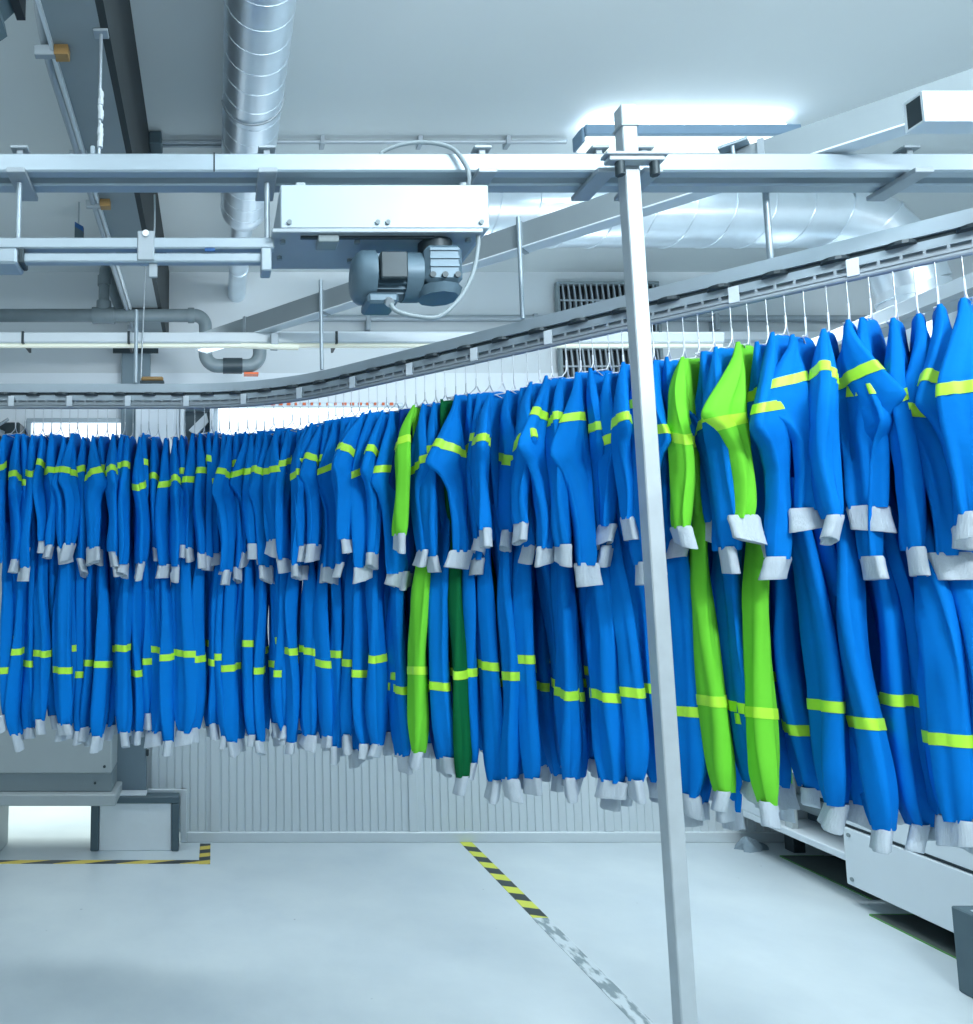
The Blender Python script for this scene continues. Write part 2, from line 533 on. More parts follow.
# ------------------------------------------------------------------ machines on the right
RX = 3.43
rm = thing('folding_machine', 'large white machine with long side panels and louvres at the right', 'machine', (3.9, 3.0, 0))
part(MB().box(RX + 0.32, 4.6, 0.9, 4.10, 0.005, 0.10), 'plinth', M['dark'], rm)
lp = part(MB().box(RX, 4.7, 0.8, 4.28, 0.105, 0.405, 0.004), 'lower_panel', M['white'], rm)
part(MB().box(RX + 0.018, 4.7, 0.8, 4.28, 0.4051, 0.424), 'panel_gap', M['dark'], rm)
part(MB().box(RX, 4.7, 0.8, 4.28, 0.4241, 1.9, 0.006), 'upper_panel', M['white'], rm)
for k in range(5):
    part(MB().box(RX - 0.006, RX - 0.0001, 3.30, 3.86, 0.56 + 0.024 * k, 0.57 + 0.024 * k), 'louvre', M['midgrey'], rm)
for yy, zz in ((4.24, 0.14), (4.24, 0.37), (2.6, 0.14)):
    part(MB().tube([(RX + 0.001, yy, zz), (RX - 0.006, yy, zz)], 0.011, 10), 'bolt', M['midgrey'], rm)
for (x0, x1, y0, y1, lb_) in ((3.42, 4.6, 0.9, 4.13, 'thin dark floor sheet with a green edge under the louvred white machine'),
                              (3.60, 4.6, 4.33, 5.0, 'thin dark floor sheet with a green edge under the open dark bay')):
    fm = thing('floor_sheet', lb_, 'mat', (4.0, (y0 + y1) / 2, 0), 'dark sheets under the white machines')
    part(MB().box(x0, x1, y0, y1, 0.0, 0.004), 'mat', M['mat'], fm)  # flat dark sheet lying on the floor, green strip along its edge
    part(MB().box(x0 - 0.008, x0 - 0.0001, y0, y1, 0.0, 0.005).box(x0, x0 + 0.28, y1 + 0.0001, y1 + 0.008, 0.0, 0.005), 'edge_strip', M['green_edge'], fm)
rn = thing('feeding_machine', 'white machine with an open dark bay behind the louvred machine', 'machine', (3.9, 4.8, 0))
part(MB().box(RX + 0.02, 4.7, 4.30, 5.20, 0.215, 0.255, 0.004), 'bottom_rail', M['white'], rn)
part(MB().box(RX + 0.02, 4.7, 4.92, 5.20, 0.2551, 1.3, 0.006), 'side_panel', M['white'], rn)
part(MB().box(RX + 0.02, 4.7, 4.30, 4.9199, 0.60, 1.3, 0.006), 'upper_panel', M['white'], rn)
part(MB().box(RX + 0.30, 4.6, 4.31, 4.9199, 0.2551, 0.5999), 'bay_lining', M['slate'], rn)
part(MB().tube([(RX + 0.2, 4.30, 0.38), (RX + 0.2, 4.91, 0.38)], 0.045, 14), 'roller', M['midgrey'], rn)
part(MB().box(RX + 0.05, RX + 0.09, 4.72, 4.78, 0.2551, 0.5999, 0.003), 'upright', M['panelgrey'], rn)
for yy in (4.40, 5.1):
    part(MB().box(RX + 0.3, RX + 0.38, yy - 0.04, yy + 0.04, 0.0, 0.2149, 0.004), 'leg', M['dark'], rn)

bl = thing('bollard_block', 'dark steel block standing on the floor before the white machine', 'block', (3.3, 3.1, 0))
part(MB().box(3.15, 3.40, 2.75, 3.388, 0.0, 0.348, 0.006), 'body', M['slate'], bl)
part(MB().tube([(3.1501, 3.19, 0.20), (3.143, 3.19, 0.20)], 0.035, 18), 'cap_plate', M['dark'], bl)
part(MB().box(3.18, 3.30, 3.20, 3.33, 0.3481, 0.352), 'top_highlight', M['white'], bl)  # pale patch painting the highlight on the block's top

# crumpled rag
rg = random.Random(9)
mb = MB()
N1, N2 = 9, 16
rings = []
for i in range(N1):
    t = i / (N1 - 1)
    ring = []
    for k in range(N2):
        a = 2 * PI * k / N2
        r = (1 - t) ** 0.7 * 0.8 * (0.085 + 0.03 * math.sin(3 * a + 1) + 0.02 * math.sin(5 * a + 6 * t)) + 0.003
        ring.append((3.50 + r * 1.25 * math.cos(a) - 0.03 * t, 5.12 + r * 0.6 * math.sin(a), 0.0 + 0.085 * t + 0.015 * math.sin(4 * a + 5 * t) * t * (1 - t) * 3))
    rings.append(ring)
mb.sweep(rings, smooth=True)
solo(mb, 'rag', M['rag'], 'crumpled grey rag lying on the floor by the ribbed wall', 'rag')

# ------------------------------------------------------------------ ducts, pipes, vents
def spiral_duct_mesh(p0, p1, r, n=28, pitch=0.11, ridge=0.004):
    """a straight duct along X or Y with a raised spiral seam"""
    p0, p1 = Vector(p0), Vector(p1)
    d = (p1 - p0)
    L = d.length
    d.normalize()
    up = Vector((0, 0, 1))
    if abs(d.z) > 0.9:
        up = Vector((1, 0, 0))
    u = d.cross(up).normalized()
    w = u.cross(d)
    mb = MB()
    mb.tube([p0, p1], r, n)
    m = int(L / pitch * 24)
    pts = []
    for i in range(m + 1):
        s_ = L * i / m
        a = 2 * PI * s_ / pitch
        pts.append(p0 + d * s_ + u * math.cos(a) * (r + 0.001) + w * math.sin(a) * (r + 0.001))
    return mb, pts


bd = thing('ventilation_duct', 'large round metal duct hanging under the ceiling beside the concrete beam', 'duct', (0.165, 2.5, 3.82))
mb, pts = spiral_duct_mesh((0.165, 0.3, 3.84), (0.165, 4.02, 3.84), 0.132, 36, 0.12)
part(mb, 'duct_tube', M['galv'], bd)
part(MB().tube(pts, 0.0013, 5), 'spiral_seam', M['galv'], bd)
rr = [0.132, 0.136, 0.130, 0.115, 0.092, 0.070]
part(MB().tube([(0.165, 4.02, 3.84), (0.165, 4.05, 3.84), (0.165, 4.09, 3.838), (0.163, 4.13, 3.836), (0.160, 4.17, 3.834), (0.158, 4.20, 3.832)], rr, 36),
     'reducer', M['galv'], bd)
part(MB().tube([(0.158, 4.2, 3.832), (0.158, WALL_Y - 0.001, 3.832)], 0.064, 24), 'branch_tube', M['galv'], bd)
part(MB().tube([(0.158, 4.86, 3.832), (0.158, 4.875, 3.832)], 0.068, 24), 'collar', M['galv'], bd)
for yy in (1.5, 3.1):
    part(MB().tube([(0.165 + 0.136 * math.cos(a), yy, 3.84 + 0.136 * math.sin(a)) for a in [PI * (0.05 + 1.0 * k / 16) - PI for k in range(0, 19)]], 0.005, 6),
         'hanger_strap', M['alu_dull'], bd)

hd = thing('ventilation_duct', 'horizontal spiral duct below the ceiling that bends down behind the coveralls', 'duct', (2.2, 4.0, 3.73))
mb, pts = spiral_duct_mesh((0.9, 4.0, 3.742), (3.42, 4.0, 3.742), 0.158, 36, 0.21)
part(mb, 'duct_tube', M['galv'], hd)
part(MB().tube(pts, 0.0045, 5), 'spiral_seam', M['galv'], hd)
part(MB().tube([(0.9, 4.0, 3.742), (0.86, 4.0, 3.742)], 0.164, 36), 'end_cap', M['galv'], hd)
# segmented elbow
R_ = 0.40
pts = [(3.42, 4.0, 3.742)]
for k in range(1, 4):
    a = PI / 2 - k * PI / 6
    pts.append((3.43 + R_ * math.cos(a), 4.0, 3.742 - R_ + R_ * math.sin(a)))
part(MB().tube(pts, 0.160, 32, smooth=True), 'elbow', M['galv'], hd)
for k in range(3):
    p, q = Vector(pts[k]), Vector(pts[k + 1])
    d = (q - p).normalized() * 0.006
    part(MB().tube([Vector(p) - d, Vector(p) + d], 0.165, 32), 'seam_ring', M['galv'], hd)
part(MB().tube([(3.83, 4.0, 3.342), (3.83, 4.0, 1.9)], 0.158, 32), 'down_tube', M['galv'], hd)
for zz in (3.28, 3.18):
    part(MB().tube([(3.83, 4.0, zz), (3.83, 4.0, zz - 0.014)], 0.164, 32), 'seam_ring', M['galv'], hd)
for xx in (1.5, 3.0):
    part(MB().tube([(xx, 4.0, 3.90), (xx, 4.0, CEIL)], 0.006, 8), 'hanger_rod', M['wire'], hd)

dp = thing('drain_pipe', 'dark grey plastic drain pipe with tee and bends under the ceiling', 'pipe', (-0.8, 4.6, 3.4))
PZ, PY = 3.405, 4.6
part(MB().tube([(-2.6, PY, PZ), (-0.13, PY, PZ)] + [(x_, PY, z_) for x_, _, z_ in arc((-0.13, PY, PZ - 0.07), 0.07, PI / 2, 0, 8)][1:] + [(-0.06, PY, 3.2)], 0.041, 16),
     'main_pipe', M['pvc'], dp)
part(MB().tube([(-0.77, PY, PZ), (-0.63, PY, PZ)], 0.052, 16).tube([(-0.70, PY, PZ + 0.03), (-0.70, PY, PZ + 0.09)], 0.047, 16), 'tee_joint', M['pvc'], dp)
part(MB().tube([(-0.70, PY, PZ), (-0.70, PY, 3.66)] + [(-0.70, y_, z_) for _, y_, z_ in arc((-0.70, PY + 0.07, 3.66), 0.07, PI, PI / 2, 8, 'yz')][1:] + [(-0.70, WALL_Y, 3.73)], 0.034, 16),
     'riser', M['pvc'], dp)
part(MB().tube([(-0.70, PY, 3.60), (-0.70, PY, 3.66)], 0.042, 16), 'collar', M['pvc'], dp)
part(MB().tube([(-0.17, PY, PZ), (-0.13, PY, PZ)], 0.048, 16), 'collar', M['pvc'], dp)
part(MB().tube([(-0.06, PY, 3.25), (-0.06, PY, 3.16)] + arc((0.02, PY, 3.16), 0.08, PI, 1.5 * PI, 8)[1:] + [(0.20, PY, 3.08)] + arc((0.20, PY, 3.16), 0.08, 1.5 * PI, 2 * PI, 8)[1:] + [(0.28, PY, 3.30)], 0.043, 16),
     'trap_bend', M['pvc'], dp)
part(MB().tube([(0.05, PY, 3.08), (0.17, PY, 3.08)], 0.050, 16), 'coupling', M['dark'], dp)
part(MB().box(0.18, 0.27, PY - 0.03, PY + 0.03, 3.02, 3.032), 'seal', M['red'], dp)

cp = thing('conduit', 'thin steel conduit clipped along the edge of the concrete beam', 'conduit', (-0.55, 2.5, 3.44))
part(MB().tube(spline([(-0.58, 2.02, 3.99), (-0.562, 2.16, 3.60), (-0.556, 2.32, 3.46), (-0.552, 2.6, 3.435)], 6) + [(-0.55, 4.4, 3.435), (-0.55, 5.28, 3.435)], 0.013, 10), 'conduit_tube', M['alu_dull'], cp)
for yy in (2.29, 2.88, 3.27, 4.9):
    part(MB().box(-0.585, -0.515, yy - 0.012, yy + 0.012, 3.415, 3.4499, 0.002), 'clip', M['alu_dull'], cp)
part(MB().box(-0.521, -0.475, 2.275, 2.315, 3.415, 3.4499, 0.002), 'connector', M['yellow'], cp)
part(MB().box(-0.521, -0.475, 3.25, 3.29, 3.415, 3.4499, 0.002), 'connector', M['yellow'], cp)

cc = thing('conduit', 'thin steel conduit running across the ceiling to the lamp', 'conduit', (0.5, 3.66, 3.97))
part(MB().tube([(-0.30, 3.66, 3.975), (1.80, 3.66, 3.975)], 0.011, 10), 'conduit_tube', M['alu_dull'], cc)
part(MB().tube([(-0.30, 3.70, 3.978), (0.06, 3.70, 3.978)], 0.009, 10), 'conduit_tube', M['alu_dull'], cc)
for xx in (0.55, 1.05, 1.5):
    part(MB().box(xx - 0.012, xx + 0.012, 3.64, 3.70, 3.955, CEIL, 0.002), 'clip', M['alu_dull'], cc)
part(MB().box(-0.334, -0.27, 3.60, 3.70, 3.93, CEIL, 0.006), 'junction_box', M['slate'], cc)

wp = thing('conduit', 'grey conduit fixed along the upper back wall under the spiral duct', 'conduit', (2.0, 5.25, 3.6))
part(MB().tube([(0.3, 5.27, 3.63), (5.0, 5.27, 3.63)], 0.024, 12), 'conduit_tube', M['alu_dull'], wp)
part(MB().box(0.3, 5.0, 5.25, WALL_Y, 3.47, 3.53, 0.004), 'cable_tray', M['wallpanel'], wp)
for xx in (1.1, 2.3, 3.6):
    part(MB().box(xx - 0.015, xx + 0.015, 5.24, WALL_Y, 3.54, 3.66, 0.003), 'clip', M['alu_dull'], wp)


def grille(x0, x1, z0, z1, label):
    y1, y0 = WALL_Y - 0.0305, WALL_Y - 0.075
    g = thing('wall_vent', label, 'vent', ((x0 + x1) / 2, y1, z0), 'louvred vents in the back wall')
    t = 0.022
    part(MB().box(x0, x1, y0, y1, z1 - t, z1, 0.003).box(x0, x1, y0, y1, z0, z0 + t, 0.003)
         .box(x0, x0 + t, y0, y1, z0 + t, z1 - t, 0.003).box(x1 - t, x1, y0, y1, z0 + t, z1 - t, 0.003), 'frame', M['midgrey'], g)
    part(MB().box(x0 + t, x1 - t, y1 - 0.004, y1, z0 + t, z1 - t), 'back_plate', M['black'], g)
    sl = MB()
    nx = 17
    for i in range(nx):
        xx = x0 + t + (x1 - x0 - 2 * t) * (i + 0.5) / nx
        sl.sweep([[(xx + o - 0.006 + 0.012 * math.sin(q * PI), y0 + 0.004, z), (xx + o + 0.006 + 0.012 * math.sin(q * PI), y0 + 0.004, z),
                   (xx + o + 0.016, y0 + 0.03, z), (xx + o + 0.004, y0 + 0.03, z)]
                  for q, z, o in [(k / 8, z0 + t + (z1 - z0 - 2 * t) * k / 8, 0) for k in range(9)]])
    part(sl, 'slats', M['alu_dull'], g)
    bars = MB()
    for q in (0.33, 0.66):
        zz = z0 + (z1 - z0) * q
        bars.box(x0 + t, x1 - t, y0 - 0.002, y0 + 0.006, zz - 0.006, zz + 0.006)
    part(bars, 'cross_bar', M['alu_dull'], g)


grille(2.46, 3.20, 3.48, 3.90, 'upper louvred vent high on the back wall behind the steel post')
grille(2.46, 3.20, 2.98, 3.42, 'lower louvred vent on the back wall above the coveralls')

# lamp on the ceiling
cl_ = thing('ceiling_lamp', 'long fluorescent lamp lighting the ceiling behind the steel post', 'lamp', (2.3, 3.5, 3.9))
part(MB().box(1.80, 2.85, 3.46, 3.58, 3.890, 3.945, 0.005), 'housing', M['lampbody'], cl_)
part(MB().tube([(1.84, 3.50, 3.962), (2.80, 3.50, 3.962)], 0.008, 8), 'upper_tube', M['lamp'], cl_)
part(MB().tube([(1.84, 3.55, 3.962), (2.80, 3.55, 3.962)], 0.008, 8), 'upper_tube', M['lamp'], cl_)
part(MB().box(1.80, 2.85, 3.47, 3.57, 3.855, 3.8899, 0.008), 'diffuser', M['lampdim'], cl_)
for xx in (2.0, 2.75):
    part(MB().box(xx - 0.02, xx + 0.02, 3.515, 3.535, 3.9451, CEIL, 0.003), 'bracket', M['alu_dull'], cl_)
part(MB().box(1.785, 1.7999, 3.47, 3.57, 3.86, 3.935, 0.004), 'end_cap', M['lampbody'], cl_)

# ------------------------------------------------------------------ overhead steelwork
def tri_plate(mb, x, y0, y1, z):
    mb.box(x - 0.04, x + 0.04, y0, y1, z - 0.012, z, 0.002)


cr = thing('cross_rail', 'pair of aluminium rails running across in front, clamped to the steel post', 'rail', (0, 2.2, 2.93))
part(MB().box(-2.4, 3.2, 2.13, 2.17, 2.932, 2.990, 0.005), 'front_profile', M['alu'], cr)
part(MB().box(-2.4, 3.2, 2.20, 2.25, 2.928, 2.985, 0.005), 'rear_profile', M['alu'], cr)
for xx in (-0.585, 0.155, 0.80, 1.15, 1.285, 2.08):
    mb = MB().box(xx - 0.028, xx + 0.028, 2.10, 2.27, 2.912, 2.9275, 0.002)
    part(mb, 'clamp_plate', M['alu_dull'], cr)
    mb = MB().box(xx - 0.026, xx + 0.026, 2.13, 2.17, 3.006, 3.015, 0.002).box(xx - 0.010, xx + 0.010, 2.14, 2.16, 2.9905, 3.022, 0.002)
    part(mb, 'clamp_bolt', M['alu_dull'], cr)
part(MB().box(-0.005, 0.0, 2.129, 2.13, 2.93, 2.99), 'joint', M['dark'], cr)

def lean(mb):
    mb.v = [(a[0] + 0.026 * (1 - a[2] / 3.1), a[1], a[2]) for a in mb.v]
    return mb


pt = thing('steel_post', 'square galvanised steel post standing on the floor before the coveralls', 'post', (1.213, 2.106, 0))
part(lean(MB().box(1.191, 1.235, 2.084, 2.128, 0.0, 3.115, 0.003)), 'tube', M['post'], pt)
part(MB().box(1.187, 1.239, 2.080, 2.1285, 3.045, 3.053, 0.001), 'clamp_strap', M['alu_dull'], pt)
part(MB().box(1.12, 1.30, 2.045, 2.083, 2.935, 2.945, 0.002).box(1.13, 1.29, 2.05, 2.083, 2.92, 2.934, 0.002), 'clamp_plate', M['alu_dull'], pt)
part(MB().tube([(1.165, 2.062, 2.88), (1.165, 2.062, 2.92)], 0.013, 6).tube([(1.265, 2.062, 2.88), (1.265, 2.062, 2.92)], 0.013, 6), 'nut', M['dark'], pt)
part(lean(MB().box(1.13, 1.295, 2.03, 2.18, 0.0, 0.008, 0.002)), 'base_plate', M['alu_dull'], pt)

rr_ = thing('cross_rail', 'pair of white rails running across behind the left coveralls', 'rail', (0.4, 3.8, 2.95))
part(MB().box(-2.6, 2.6, 3.74, 3.79, 2.945, 2.999, 0.005), 'front_profile', M['wallpanel'], rr_)
part(MB().box(-2.6, 2.6, 3.83, 3.90, 2.965, 3.0, 0.005), 'rear_profile', M['wallpanel'], rr_)
part(MB().box(-2.6, 2.6, 3.755, 3.775, 2.925, 2.9449, 0.004), 'light_strip', M['strip'], rr_, 'yellowish light strip')
for xx in (-0.98, -0.44, 0.62, 1.45):
    part(MB().box(xx - 0.006, xx + 0.006, 3.735, 3.90, 2.94, 3.003, 0.001), 'joint_band', M['dark'], rr_)
tl = thing('tube_lamp', 'short white tube lamp fixed below the rear white rail', 'lamp', (0.28, 3.7, 2.92))
part(MB().tube([(0.13, 3.70, 2.915), (0.42, 3.70, 2.905)], 0.014, 12), 'tube', M['strip'], tl)
part(MB().box(0.28, 0.32, 3.69, 3.739, 2.90, 2.98, 0.004), 'bracket', M['alu_dull'], tl)

# diagonal beam: front face on X + Y = 3.95
D = Vector((1, -1, 0)).normalized()
Nn = Vector((-1, -1, 0)).normalized()


def dg(x, d, z):
    """point over the diagonal line X+Y=3.97 at abscissa x, d metres towards the room side"""
    p = Vector((x, 3.97 - x, z)) + Nn * d
    return p


def dsweep(mb, x0, x1, d0, d1, z0, z1):
    mb.sweep([[dg(x, d0, z0), dg(x, d1, z0), dg(x, d1, z1), dg(x, d0, z1)] for x in (x0, x1)])
    return mb


db = thing('support_beam', 'long diagonal aluminium beam carrying the coverall conveyor', 'beam', dg(1.0, 0, 3.0))
part(dsweep(MB(), -0.10, 3.0, -0.045, 0.008, 3.004, 3.098), 'box_profile', M['beamalu'], db)
part(dsweep(MB(), -0.08, 3.0, -0.05, 0.017, 2.9965, 3.0019), 'bottom_flange', M['wallpanel'], db)
for xx in (0.16, 0.512, 1.18, 1.72):
    part(dsweep(MB(), xx - 0.006, xx + 0.006, -0.05, 0.014, 2.994, 3.104), 'clamp_band', M['alu_dull'], db)
mb = MB()
dsweep(mb, 1.645, 1.70, -0.05, 0.05, 3.0985, 3.107)
mb.tube([dg(1.672, 0.04, 3.107), dg(1.672, 0.04, 2.99)], 0.006, 8)
part(mb, 'beam_hook', M['alu'], db)

bb = thing('box_beam', 'bright white hollow box beam with an open dark end', 'beam', (2.2, 1.75, 2.9))
t = 0.006
part(MB().box(1.715, 3.2, 1.72, 1.72 + t, 2.822, 2.900).box(1.715, 3.2, 1.765, 1.765 + t, 2.822, 2.900)
     .box(1.715, 3.2, 1.72 + t, 1.765, 2.822, 2.822 + t).box(1.715, 3.2, 1.72 + t, 1.765, 2.900 - t, 2.900), 'shell', M['white'], bb)
part(MB().box(1.716, 1.722, 1.7205 + t, 1.7645, 2.8225 + t, 2.8995 - t), 'end_shade_plate', M['dark'], bb)  # dark plate painting the shade inside the open hollow end

sb = thing('white_beam', 'broad white beam over the machine at the right behind the coveralls', 'beam', (3.43, 3.0, 3.05))
part(MB().box(3.43, 3.50, 0.9, 5.28, 3.045, 3.125, 0.004), 'face', M['wallpanel'], sb)
part(MB().box(3.40, 3.54, 0.9, 5.28, 3.015, 3.0449, 0.004), 'bottom_lip', M['alu_dull'], sb)
for yy in (1.2, 5.1):
    part(MB().box(3.44, 3.49, yy, yy + 0.05, 1.901 if yy < 4 else 1.301, 3.0149, 0.003), 'stanchion', M['alu_dull'], sb)

# threaded rod from the beam, paint splashed
trd = thing('threaded_rod', 'paint splashed threaded rod from the concrete beam to the front rail', 'rod', (-0.355, 2.27, 2.98))
part(MB().tube([(-0.3605, 2.225, 2.986), (-0.3605, 2.225, 3.449)], 0.0055, 8), 'rod', M['wire'], trd)
part(MB().box(-0.385, -0.336, 2.205, 2.245, 2.9851, 3.02, 0.003).box(-0.385, -0.372, 2.205, 2.245, 3.02, 3.06, 0.002), 'foot_bracket', M['alu'], trd)
part(MB().box(-0.384, -0.337, 2.205, 2.245, 3.441, 3.4499, 0.002), 'ceiling_plate', M['alu_dull'], trd)
mb = MB()
rg = random.Random(3)
for k in range(14):
    z = 3.06 + 0.2 * rg.random()
    r = rg.uniform(0.006, 0.010)
    mb.tube([(-0.358, 2.223, z), (-0.357 + rg.uniform(-.003, .003), 2.223, z + 0.02)], r, 6)
part(mb, 'paint_blobs', M['white'], trd, 'white paint splashes')

# ------------------------------------------------------------------ second conveyor with its drive
sc = thing('drive_conveyor', 'short straight conveyor rail hanging under the front rails at the left', 'conveyor', (-0.6, 2.15, 2.69))
part(MB().box(-2.4, 0.175, 2.13, 2.165, 2.694, 2.728, 0.004), 'upper_profile', M['alu'], sc)
part(MB().box(-0.62, 0.165, 2.13, 2.16, 2.652, 2.680, 0.004), 'lower_profile', M['alu'], sc)
part(MB().box(-0.228, -0.178, 2.124, 2.17, 2.655, 2.7455, 0.003), 'joint_plate', M['alu_dull'], sc)
part(MB().tube([(-0.203, 2.124, 2.735), (-0.203, 2.118, 2.735)], 0.010, 14), 'cap_bolt', M['sheath'], sc)
part(MB().box(-2.4, -0.575, 2.10, 2.19, 2.635, 2.683, 0.006), 'carriage', M['alu'], sc)
part(MB().box(-0.575, -0.56, 2.12, 2.18, 2.645, 2.69, 0.003), 'carriage_end', M['dark'], sc)
for xx in (-0.585, 0.155):
    part(MB().tube([(xx, 2.15, 2.728), (xx, 2.15, 2.905)], 0.008, 8), 'support_rod', M['alu'], sc)
part(MB().box(0.135, 0.165, 2.115, 2.175, 2.62, 2.69, 0.003), 'end_stop', M['alu'], sc)
part(MB().box(-0.195, -0.170, 2.14, 2.15, 2.61, 2.654, 0.002), 'hanging_lug', M['alu_dull'], sc)
part(MB().box(-0.03, 0.0, 2.124, 2.1299, 2.683, 2.691), 'tag', M['tagblue'], sc)

dh = thing('drive_unit', 'pale sheet metal drive box with a dark motor hanging below the front rails', 'drive unit', (0.53, 2.2, 2.72))
part(MB().box(0.190, 0.795, 2.09, 2.34, 2.735, 2.868, 0.003), 'cover', M['cover'], dh)
part(MB().box(0.165, 0.775, 2.088, 2.342, 2.722, 2.7349, 0.002), 'bottom_plate', M['alu_dull'], dh)
for xx in (0.215, 0.47, 0.50, 0.77):
    part(MB().tube([(xx, 2.0899, 2.752), (xx, 2.083, 2.752)], 0.007, 10), 'screw', M['midgrey'], dh)
for xx, yy in ((0.20, 2.14), (0.20, 2.25), (0.42, 2.14), (0.42, 2.27), (0.68, 2.13), (0.745, 2.13), (0.745, 2.27)):
    part(MB().tube([(xx, yy, 2.7219), (xx, yy, 2.712)], 0.009, 6), 'bolt', M['midgrey'], dh)
part(MB().box(0.30, 0.36, 2.10, 2.16, 2.70, 2.7219, 0.002), 'bracket', M['midgrey'], dh)
part(MB().box(0.25, 0.64, 2.11, 2.12, 2.715, 2.7219), 'slot_strip', M['dark'], dh)
for xx in (0.24, 0.73):
    part(MB().box(xx, xx + 0.03, 2.14, 2.28, 2.8681, 2.905, 0.003), 'mount', M['alu_dull'], dh)
# the motor is one assembly: part of the drive unit
MZ, MY = 2.615, 2.16
fins = MB()
xs0, xs1, nr = 0.468, 0.556, 26
rings = []
for x_ in (xs0, xs1):
    rings.append([(x_, MY + (0.070 if k % 2 else 0.060) * math.cos(2 * PI * k / 52), MZ + (0.070 if k % 2 else 0.060) * math.sin(2 * PI * k / 52)) for k in range(52)])
fins.sweep(rings)
mt = part(fins, 'motor', M['motor'], dh, 'finned blue grey electric motor')
part(MB().tube([(0.402, MY, MZ), (0.406, MY, MZ), (0.416, MY, MZ), (0.430, MY, MZ), (0.469, MY, MZ)], [0.03, 0.055, 0.070, 0.079, 0.079], 28), 'fan_cover', M['motor'], mt)
part(MB().tube([(0.555, MY, MZ), (0.603, MY, MZ)], 0.072, 28), 'bearing_shield', M['motor'], mt)
part(MB().box(0.474, 0.552, MY - 0.086, MY - 0.062, MZ - 0.035, MZ + 0.045, 0.004), 'ribbed_plate', M['dark'], mt)
part(MB().box(0.440, 0.53, MY - 0.06, MY + 0.05, MZ - 0.098, MZ - 0.066, 0.008), 'terminal_box', M['motor'], mt)
part(MB().tube([(0.50, MY - 0.05, MZ - 0.090), (0.50, MY - 0.075, MZ - 0.105)], 0.013, 10), 'cable_gland', M['alu_dull'], mt)
gb = part(MB().box(0.604, 0.712, MY - 0.080, MY + 0.07, MZ - 0.045, MZ + 0.070, 0.014), 'gear_housing', M['motor'], dh)
part(MB().tube([(0.655, MY - 0.02, MZ - 0.045), (0.655, MY - 0.02, MZ - 0.072)], [0.068, 0.060], 10), 'lower_flange', M['motor'], gb)
for k, xx in enumerate((0.622, 0.657, 0.693)):
    part(MB().tube([(xx, MY - 0.0801, MZ - 0.025), (xx, MY - 0.088, MZ - 0.025)], 0.009, 8), 'bolt', M['dark'], gb)
for k in range(3):
    part(MB().box(0.616, 0.700, MY - 0.084, MY - 0.0801, MZ + 0.0 + 0.024 * k, MZ + 0.008 + 0.024 * k), 'rib', M['motor'], gb)
part(MB().tube([(0.655, MY, MZ + 0.070), (0.655, MY, 2.7215)], 0.05, 16), 'output_neck', M['dark'], gb)

solo(MB().tube(spline([(0.50, MY - 0.082, MZ - 0.112), (0.515, MY - 0.09, MZ - 0.135), (0.57, MY - 0.09, MZ - 0.150), (0.635, MY - 0.09, MZ - 0.15), (0.70, MY - 0.08, MZ - 0.09),
                       (0.745, MY - 0.06, MZ - 0.01), (0.765, MY - 0.05, MZ + 0.07), (0.768, MY - 0.05, MZ + 0.107)], 8), 0.0065, 8),
     'power_cable', M['cable'], 'grey cable looping from the motor up to the drive box', 'cable')
solo(MB().tube(spline([(0.50, 2.15, 2.986), (0.505, 2.15, 3.005), (0.56, 2.14, 3.022), (0.63, 2.13, 3.022), (0.70, 2.115, 2.995), (0.735, 2.105, 2.94), (0.745, 2.105, 2.90), (0.745, 2.12, 2.868)], 8), 0.0065, 8),
     'power_cable', M['cable'], 'grey cable arching over the front rails above the drive box', 'cable')
solo(MB().tube(spline([(-0.19, 2.26, 2.93), (-0.192, 2.3, 2.87), (-0.195, 2.3, 2.80), (-0.205, 2.28, 2.728)], 8), 0.003, 6),
     'thin_wire', M['cable'], 'thin dark wire hanging from the front rails near the beam', 'wire')

# hanging dark unit in the top corner
tu = thing('equipment_bracket', 'dark grey angular bracket hanging from the ceiling in the top corner', 'bracket', (-0.65, 1.95, 3.3))
part(MB().prism([(-1.1, 3.40), (-0.555, 3.40), (-0.56, 3.345), (-0.60, 3.305), (-0.59, 3.26), (-0.61, 3.245), (-0.68, 3.27), (-1.1, 3.36)], 'y', 1.93, 2.0), 'plate', M['slate'], tu)
part(MB().box(-0.555, -0.545, 1.90, 2.02, 3.33, 3.48, 0.002).box(-0.57, -0.545, 1.90, 2.02, 3.325, 3.335), 'angle', M['black'], tu)
part(MB().box(-0.545, -0.53, 1.97, 2.0, 3.37, 3.44, 0.002), 'plug', M['tagblue'], tu)
part(MB().tube([(-0.75, 1.96, 3.40), (-0.75, 1.96, CEIL)], 0.01, 8), 'rod', M['wire'], tu)

bt = thing('hanging_plate', 'small dark blue plate hanging from the ceiling beside the concrete beam', 'plate', (-0.81, 4.3, 3.9))
part(MB().prism([(-0.835, 3.84), (-0.785, 3.81), (-0.785, 3.70), (-0.835, 3.70)], 'y', 4.30, 4.33), 'plate', M['slate'], bt)
part(MB().prism([(-0.835, 3.871), (-0.785, 3.841), (-0.785, 3.8101), (-0.835, 3.8401)], 'y', 4.30, 4.33), 'blue_field', M['tagblue'], bt)
part(MB().tube([(-0.815, 4.315, 3.84), (-0.815, 4.315, CEIL)], 0.005, 6), 'rod', M['wire'], bt)

